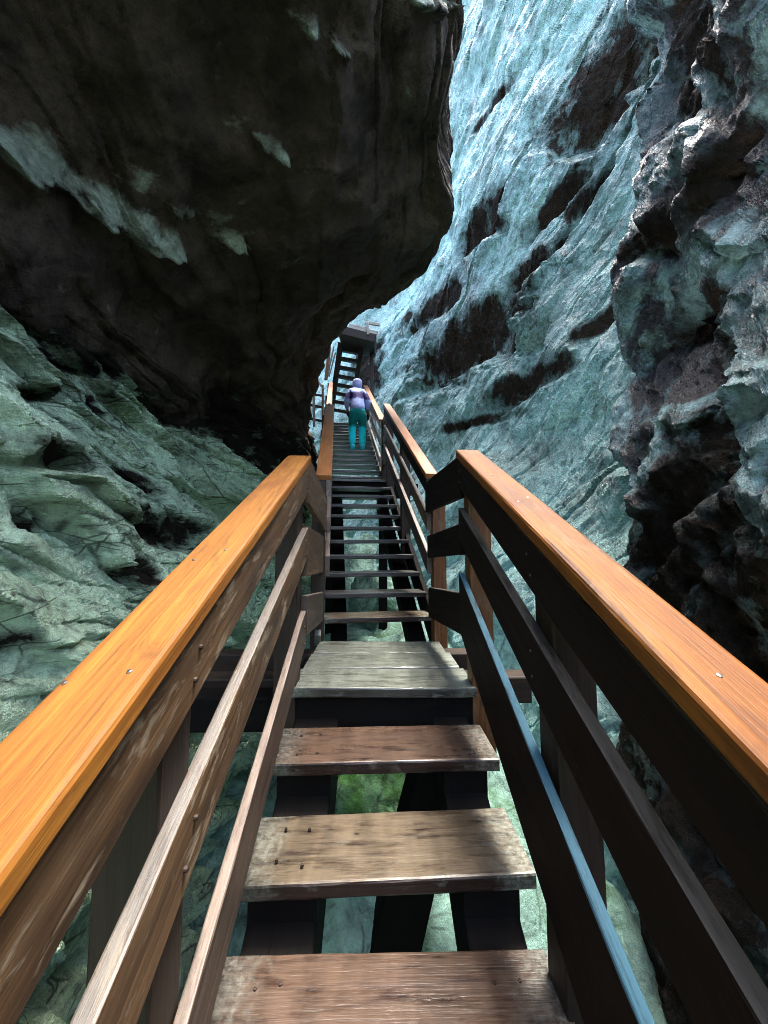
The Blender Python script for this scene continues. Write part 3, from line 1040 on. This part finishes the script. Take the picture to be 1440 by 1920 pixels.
def make_spots(base, rows):
    out = []
    for (x0, y0, x1, y1, hw, dep) in rows:
        a, b = hit(base, x0, y0), hit(base, x1, y1)
        L = math.hypot(b[0] - a[0], b[1] - a[1])
        ang = math.atan2(a[1] - b[1], a[0] - b[0])
        mx, my = (x0 + x1) / 2, (y0 + y1) / 2
        nl = math.hypot(x1 - x0, y1 - y0)
        e0 = hit(base, mx + (y1 - y0) / nl * hw, my - (x1 - x0) / nl * hw)
        e1 = hit(base, mx - (y1 - y0) / nl * hw, my + (x1 - x0) / nl * hw)
        ca, sn = math.cos(ang), math.sin(ang)
        hb = max(.05, abs(-(e0[0] - e1[0]) * sn + (e0[1] - e1[1]) * ca) / 2)
        if base is col_base and max(a[0], b[0], e0[0], e1[0]) > 3.05:
            continue
        out.append(((a[0] + b[0]) / 2, (a[1] + b[1]) / 2, L / 2 * 1.15, hb * 1.3, ang, dep))
    return out


# overhanging faces, their shade painted on in brown: lower left end, upper right end, half width in the photograph, depth in metres
spots = make_spots(right_base, [
    (1035, 300, 1200, 10, 48, 1.0), (865, 460, 965, 375, 24, .5), (985, 440, 1110, 310, 14, .4), (925, 545, 1060, 460, 20, .35),
    (685, 740, 702, 645, 22, .3), (775, 700, 1010, 555, 44, .8), (910, 760, 1085, 665, 20, .25), (765, 615, 870, 530, 15, .3), (890, 240, 965, 160, 7, .2),
    (820, 805, 960, 775, 9, .12), (1060, 420, 1150, 300, 10, .25), (1090, 640, 1180, 560, 12, .15)])
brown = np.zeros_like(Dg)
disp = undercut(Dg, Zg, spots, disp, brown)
Xg = right_base(Dg, Zg) + disp
Xg, Dg, Zg = roughen(Xg, Dg, Zg, .016, 3.5, 801)
rw = grid_mesh('rock_wall', Xg, Dg, Zg, M['rock_right'], flip=True, sharp=38)
ba = rw.data.attributes.new('painted_shading', 'FLOAT', 'POINT')
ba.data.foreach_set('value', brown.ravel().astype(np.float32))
rw['kind'] = 'structure'
rw['label'] = 'pale blue wet rock wall rising on the right of the stairway'

# --- near pitted column on the right
nu, nv = 420, 620
dd = np.concatenate([np.linspace(-5, .6, 60, endpoint=False), np.linspace(.6, 3.9, nu - 60)])
zz = np.linspace(0, 1, nv)
Dg, Zg = np.meshgrid(dd, zz, indexing='ij')
Zg = -4.5 + Zg * (4.5 + np.clip(1.75 * Dg + .8, 2.6, 7.5))
w1 = fbm(Dg * .8, Zg * .8, None, 3, 203)
disp = .28 * fbm(Dg * .7, Zg * .55, None, 4, 201)
disp += .20 * slabs(Dg * 1.2 + .4 * w1, Zg * 1.0 - .6 * Dg + .4 * w1, 61, .9, 1.0)
fade = sstep(3.0, 2.5, Dg)
disp += .09 * fade * slabs(Dg * 3.1 + w1, Zg * 2.6 - 1.2 * Dg + w1, 63, .8, 1.0)
disp += .018 * fade * slabs(Dg * 8 + 2 * w1, Zg * 7 - 2 * Dg, 65, .8, 1.0)
disp += .10 * sstep(.0, .6, gnoise(Dg * 1.5 + .3 * w1, Zg * 1.2, None, 231))
disp += .05 * fbm(Dg * 4, Zg * 4, None, 5, 241, .6)
brown = np.zeros_like(Dg)
cspots = make_spots(col_base, [
    (1370, 150, 1440, 20, 60, .16), (1290, 250, 1350, 140, 38, .16), (1240, 470, 1330, 400, 26, .14), (1200, 570, 1320, 480, 26, .14),
    (1250, 640, 1420, 560, 24, .14), (1370, 420, 1430, 260, 24, .14), (1210, 690, 1290, 600, 16, .12), (1195, 930, 1300, 820, 40, .16),
    (1270, 960, 1430, 800, 50, .2), (1200, 1080, 1290, 960, 40, .16), (1330, 1080, 1440, 930, 36, .16), (1200, 1180, 1300, 1080, 36, .14),
    (1110, 1030, 1150, 940, 18, .12)])
disp = undercut(Dg, Zg, cspots, disp, brown)  # column hollows get their shade painted brown too
brown = np.maximum(brown, .8 * sstep(.5, -.4, Zg + .35 * w1 - .1 * Dg))  # shade painted into the foot of the column
brown = np.maximum(brown, .9 * sstep(2.9, 3.7, Zg + .5 * w1) * sstep(3.0, 2.5, Dg))  # shade painted into the column's upper near part
Xg = col_base(Dg, Zg) + disp - .15
Xg, Dg, Zg = roughen(Xg, Dg, Zg, .018, 4.5, 811)
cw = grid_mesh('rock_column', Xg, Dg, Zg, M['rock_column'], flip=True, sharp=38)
ba = cw.data.attributes.new('painted_shading', 'FLOAT', 'POINT')
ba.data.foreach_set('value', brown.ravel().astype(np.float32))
cw['kind'] = 'structure'
cw['label'] = 'dark pitted rock column at the right edge'

# --- left wall, lower lit part
nu, nv = 800, 620
dd = np.concatenate([np.linspace(-5, .4, 50, endpoint=False), np.geomspace(.4, 12, nu - 50)])
zz = np.linspace(-4.5, 3.4, nv)
Dg, Zg = np.meshgrid(dd, zz, indexing='ij')
w1 = fbm(Dg * .6, Zg * .6, None, 4, 301)
v = Zg + .10 * Dg + .14 * w1
disp = .16 * fbm(Dg * .5, Zg * .5, None, 3, 311)
uu = Dg + .35 * Zg + .25 * w1
v2 = v + .22 * Dg * 0 + .10 * fbm(Dg * 1.7, Zg * 1.7, None, 3, 319)
disp += .34 * layers(uu, v2 + .16 * Dg, .85, 1.1, 311, .05)
disp += .11 * layers(uu * 1.1 + .2 * w1, v2 + .28 * Dg, .33, .55, 313, .07)
disp += .010 * layers(uu * 1.3, v2 + .3 * Dg, .10, .3, 315, .2)
disp += .30 * slabs(Dg * .95 + w1 * .6 + Zg * 1.3, v * 1.5 + .45 * Dg, 31, .8, 1.0, .05)
disp += .085 * slabs(Dg * 2.3 + w1 + Zg * 2.2, v * 4 + .9 * Dg, 33, .9, 1.0, .06)
disp += .034 * slabs(Dg * 5.0 + w1 * 1.5 + Zg * 3.2, v * 8.5 + 2 * Dg, 37, .7, 1.0, .06)
disp += .008 * fbm(Dg * 6, Zg * 8, None, 4, 321)
disp -= .24
lspots = make_spots(left_base, [
    (175, 862, -20, 846, 26, -.5), (345, 925, 222, 872, 14, -.35), (430, 1010, 240, 972, 34, -.65), (395, 800, 285, 750, 16, -.45),
    (468, 790, 338, 738, 16, -.5), (165, 738, 45, 740, 8, -.3), (218, 708, 120, 668, 7, -.25), (242, 800, 200, 722, 5, -.2),
    (518, 878, 440, 822, 12, -.4), (80, 1207, 22, 1212, 10, -.15), (305, 1092, 248, 1048, 13, -.3), (130, 1000, 60, 960, 6, -.15),
    (300, 990, 215, 930, 6, -.2)])
brown = np.zeros_like(Dg)
disp = undercut(Dg, Zg, lspots, disp, brown)  # shade under the ledges goes into the colour mask
Xg = left_base(Dg, Zg) + disp
Xg, Dg, Zg = roughen(Xg, Dg, Zg, .012, 4.5, 821)
lw = grid_mesh('rock_wall', Xg, Dg, Zg, M['rock_left'], sharp=30)
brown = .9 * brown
brown = np.maximum(brown, sstep(.9, 2.1, Zg + .8 * fbm(Dg * .9, Zg * 1.5, None, 4, 341) - .45 * sstep(5, 8, Dg) * -2))  # shade below the overhang painted brown along the wall's top
ba = lw.data.attributes.new('painted_shading', 'FLOAT', 'POINT')
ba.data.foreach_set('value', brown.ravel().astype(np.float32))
lw['kind'] = 'structure'
lw['label'] = 'layered green grey rock face left of the stairway'

# --- overhang: profile swept along the gorge
OD = [-4, -2, -.5, .5, 1.2, 2, 3, 3.9, 4.6, 5.3, 6, 6.6, 7.2, 7.8, 8.6, 9.6, 11, 13]
LIPX = [-2.4, -2.2, -1.5, -.8, -.35, .2, .68, .93, .86, .42, -.15, -.74, -1.34, -1.74, -2.3, -2.8, -5, -8]
LIPZ = [3.4, 3.2, 3.1, 3.1, 3.3, 3.8, 3.9, 3.75, 3.85, 4.05, 4.2, 4.15, 3.8, 3.0, 2.8, 2.8, 3, 3]
nu, nv = 640, 640
dd = np.concatenate([np.linspace(-4, .3, 50, endpoint=False), np.linspace(.3, 9, nu - 70, endpoint=False), np.linspace(9, 13, 20)])
lx, lz = interp(OD, LIPX, dd), interp(OD, LIPZ, dd)
lb = interp(LD, LX, dd)
pts = []
wd = sstep(5.6, 7.4, dd)
pts.append((lb - 2.6 + 2.2 * wd, 1.3 - 4.0 * wd))
pts.append((lb - 1.0 + .76 * wd, 1.78 - 2.3 * wd))
pts.append((lb - .45 + .28 * wd, 2.35 - 1.3 * wd))
pts.append((lb * .62 + lx * .38 - .15 + .2 * wd, 2.2 + .30 * (lz - 2.2) + .30 - .3 * wd))
pts.append((lb * .28 + lx * .72, 2.2 + .72 * (lz - 2.2)))
pts.append((lx - .10, lz - .10))
pts.append((lx, lz + .45))
hh = .35 + .65 * sstep(2.2, 3.6, dd)
pts.append((lx - .02, lz + 1.6 * hh))
pts.append((lx * .9 - .25, lz + 3.0 * hh))
pts.append((lx * .7 - 1.2, lz + 3.8 * hh))
pts.append((lx * .7 - 4.0, lz + 4.4 * hh))
PX = np.stack([p[0] for p in pts], -1)
PZ = np.stack([p[1] for p in pts], -1)
kn = np.array([0, 1.6, 2.4, 3.4, 4.4, 5.3, 5.9, 7.0, 8.6, 10.4, 12.5])
qq = np.concatenate([np.linspace(0, 7.2, nv - 60, endpoint=False), np.linspace(7.2, 12.5, 60)])
Xo = np.empty((len(dd), nv))
Zo = np.empty((len(dd), nv))
for i in range(len(dd)):
    Xo[i] = interp(kn, PX[i], qq)
    Zo[i] = interp(kn, PZ[i], qq)
Yo = np.repeat(dd[:, None], nv, 1)


def grid_normals(X, Y, Z):
    P = np.stack([X, Y, Z], -1)
    du = np.gradient(P, axis=0)
    dv = np.gradient(P, axis=1)
    n = np.cross(du, dv)
    return n / np.maximum(np.linalg.norm(n, axis=-1, keepdims=True), 1e-9)


Nn = grid_normals(Xo, Yo, Zo)
mid = (len(dd) // 2, 200)
if Nn[mid][2] > 0:
    Nn = -Nn
w1 = fbm(Xo * .5, Yo * .5, Zo * .5, 3, 401)
disp = .30 * fbm(Xo * .55, Yo * .55, Zo * .55, 4, 411)
v = Zo + .16 * Yo + .3 * w1
disp += .14 * saw(-v * 1.1 + .3, .3) * sstep(1.0, -.4, Xo)
disp += .14 * layers(Yo + .3 * w1, v + .12 * Xo, .55, 1.6, 711, .12) - .07
disp += .05 * layers(Yo + .3 * w1, v * 1.1 + .3 * Xo, .19, .7, 713, .15) - .02
disp += .06 * slabs(Yo * 1.1 + w1, v * 2 + Xo, 43, .7, 1.0)
disp += .025 * slabs(Yo * 3.3 + w1, v * 6 + 2 * Xo, 45, .7, 1.0)
disp += .035 * fbm(Xo * 3, Yo * 3, Zo * 3, 4, 421)
# ledges standing out of the overhang, the light on them painted as pale bands
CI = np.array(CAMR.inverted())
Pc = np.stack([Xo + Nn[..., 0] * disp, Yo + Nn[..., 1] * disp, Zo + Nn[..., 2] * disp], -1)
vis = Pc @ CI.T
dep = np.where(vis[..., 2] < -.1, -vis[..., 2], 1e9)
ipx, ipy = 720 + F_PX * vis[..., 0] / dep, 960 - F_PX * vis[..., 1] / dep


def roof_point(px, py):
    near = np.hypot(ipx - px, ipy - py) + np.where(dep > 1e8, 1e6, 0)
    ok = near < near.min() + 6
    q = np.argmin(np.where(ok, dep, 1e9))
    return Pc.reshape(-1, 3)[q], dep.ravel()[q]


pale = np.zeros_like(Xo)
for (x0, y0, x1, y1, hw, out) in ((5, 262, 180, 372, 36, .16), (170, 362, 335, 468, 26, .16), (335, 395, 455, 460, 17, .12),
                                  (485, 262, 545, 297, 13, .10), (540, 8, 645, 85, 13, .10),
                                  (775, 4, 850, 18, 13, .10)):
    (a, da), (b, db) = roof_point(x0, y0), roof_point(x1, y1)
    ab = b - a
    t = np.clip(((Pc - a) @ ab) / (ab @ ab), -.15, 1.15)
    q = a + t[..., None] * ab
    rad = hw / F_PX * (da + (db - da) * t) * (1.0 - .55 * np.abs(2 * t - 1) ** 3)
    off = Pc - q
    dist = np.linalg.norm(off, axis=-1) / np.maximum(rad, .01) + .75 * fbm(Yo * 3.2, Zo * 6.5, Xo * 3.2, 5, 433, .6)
    pale = np.maximum(pale, (1.0 if hw > 20 else .72) * sstep(1.9, .1, dist))  # mask of the light painted on the ledges
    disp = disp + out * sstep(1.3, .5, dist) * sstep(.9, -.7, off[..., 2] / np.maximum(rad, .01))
Xo2, Yo2, Zo2 = Xo + Nn[..., 0] * disp, Yo + Nn[..., 1] * disp, Zo + Nn[..., 2] * disp
oh = grid_mesh('overhang', Xo2, Yo2, Zo2, M['rock_roof'])
ba = oh.data.attributes.new('painted_shading', 'FLOAT', 'POINT')
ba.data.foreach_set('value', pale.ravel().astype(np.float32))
oh['kind'] = 'structure'
oh['label'] = 'dark brown rock overhang leaning over the stairway from the left'

# --- gorge bed under the stairs
nu, nv = 300, 520
xx = np.linspace(-7, 4.5, nu)
dd = np.linspace(-5, 15, nv)
Xf, Yf = np.meshgrid(xx, dd, indexing='ij')
zb = -3.3 + .34 * np.clip(Yf, 0, 20)
w1 = fbm(Xf * .5, Yf * .5, None, 3, 501)
disp = .5 * fbm(Xf * .6, Yf * .6, None, 4, 511) + .35 * slabs(Xf * 1.1 + w1, Yf * 1.1, 51, .5, .9) + .06 * slabs(Xf * 4, Yf * 4 + w1, 53, .5, .9)
disp += .03 * fbm(Xf * 6, Yf * 6, None, 4, 521)
gd = grid_mesh('ground', Xf, Yf, zb + disp, M['rock_bed'])
gd['kind'] = 'structure'

# --- boulders seen through the open treads
def boulder(label, c, r, mat, seed, sq=(1, 1, 1)):
    n, m = 48, 64
    th = np.linspace(0, math.pi, n)
    ph = np.linspace(0, 2 * math.pi, m)
    T, Pp = np.meshgrid(th, ph, indexing='ij')
    x, y, z = np.sin(T) * np.cos(Pp), np.sin(T) * np.sin(Pp), np.cos(T)
    k = 1 + .28 * fbm(x * 1.2 + seed, y * 1.2, z * 1.2, 4, seed) + .05 * ridged(x * 3 + seed, y * 3, z * 3, 3, seed + 7)
    o = grid_mesh('boulder', x * k * r * sq[0], y * k * r * sq[1], z * k * r * sq[2], mat)
    o.location = c
    o['label'] = label
    o['category'] = 'boulder'
    return o


boulder('bright green mossy boulder seen under the third nearest tread', at(690, 1500, 3.1), .42, M['moss'], 11, (1, 1, .9))
M['pale_boulder'] = rock_mat('pale_blue_green_rock', (.55, .88, .78), (.36, .66, .56), (.09, .18, .15), (.25, .45, .36), (.4, .7))
boulder('pale blue green boulder seen below the second nearest tread', at(655, 1745, 2.3), .42, M['pale_boulder'], 23, (.9, 1, 1))
boulder('pale rounded boulder seen through the lowest gaps of the middle flight', at(705, 1130, 6.2), .42, M['rock_bed'], 37, (1, 1, 1.1))

# ------------------------------------------------------------------ light
w = bpy.data.worlds.new('World')
scene.world = w
w.use_nodes = True
nt = w.node_tree
sky = nt.nodes.new('ShaderNodeTexSky')
sky.sky_type = 'NISHITA'
sky.sun_disc = False
sky.dust_density = 4.0
sky.air_density = 1.0
SUN = Vector((.17, .12, .97)).normalized()
sky.sun_elevation = math.asin(SUN.z)
sky.sun_rotation = math.atan2(SUN.x, SUN.y)
nt.links.new(sky.outputs[0], nt.nodes['Background'].inputs[0])
nt.nodes['Background'].inputs[1].default_value = .15
sd = bpy.data.lights.new('sun', 'SUN')
sd.energy = 1.1
sd.angle = R(10)
sd.color = (1, .97, .92)
so = bpy.data.objects.new('sun', sd)
C.objects.link(so)
so.location = SUN * 40
so.rotation_euler = SUN.to_track_quat('Z', 'Y').to_euler()

vs = scene.view_settings
vs.view_transform = 'Standard'
vs.look = 'None'
vs.exposure = 3.42
vs.gamma = 1.0
scene.cycles.use_denoising = True
scene.cycles.denoising_prefilter = 'NONE'
scene.cycles.denoising_input_passes = 'RGB_ALBEDO_NORMAL'
scene.cycles.adaptive_threshold = 0.005
scene.cycles.filter_width = 0.9
scene.cycles.max_bounces = 6
scene.cycles.diffuse_bounces = 4
scene.cycles.glossy_bounces = 2
scene.cycles.use_adaptive_sampling = True
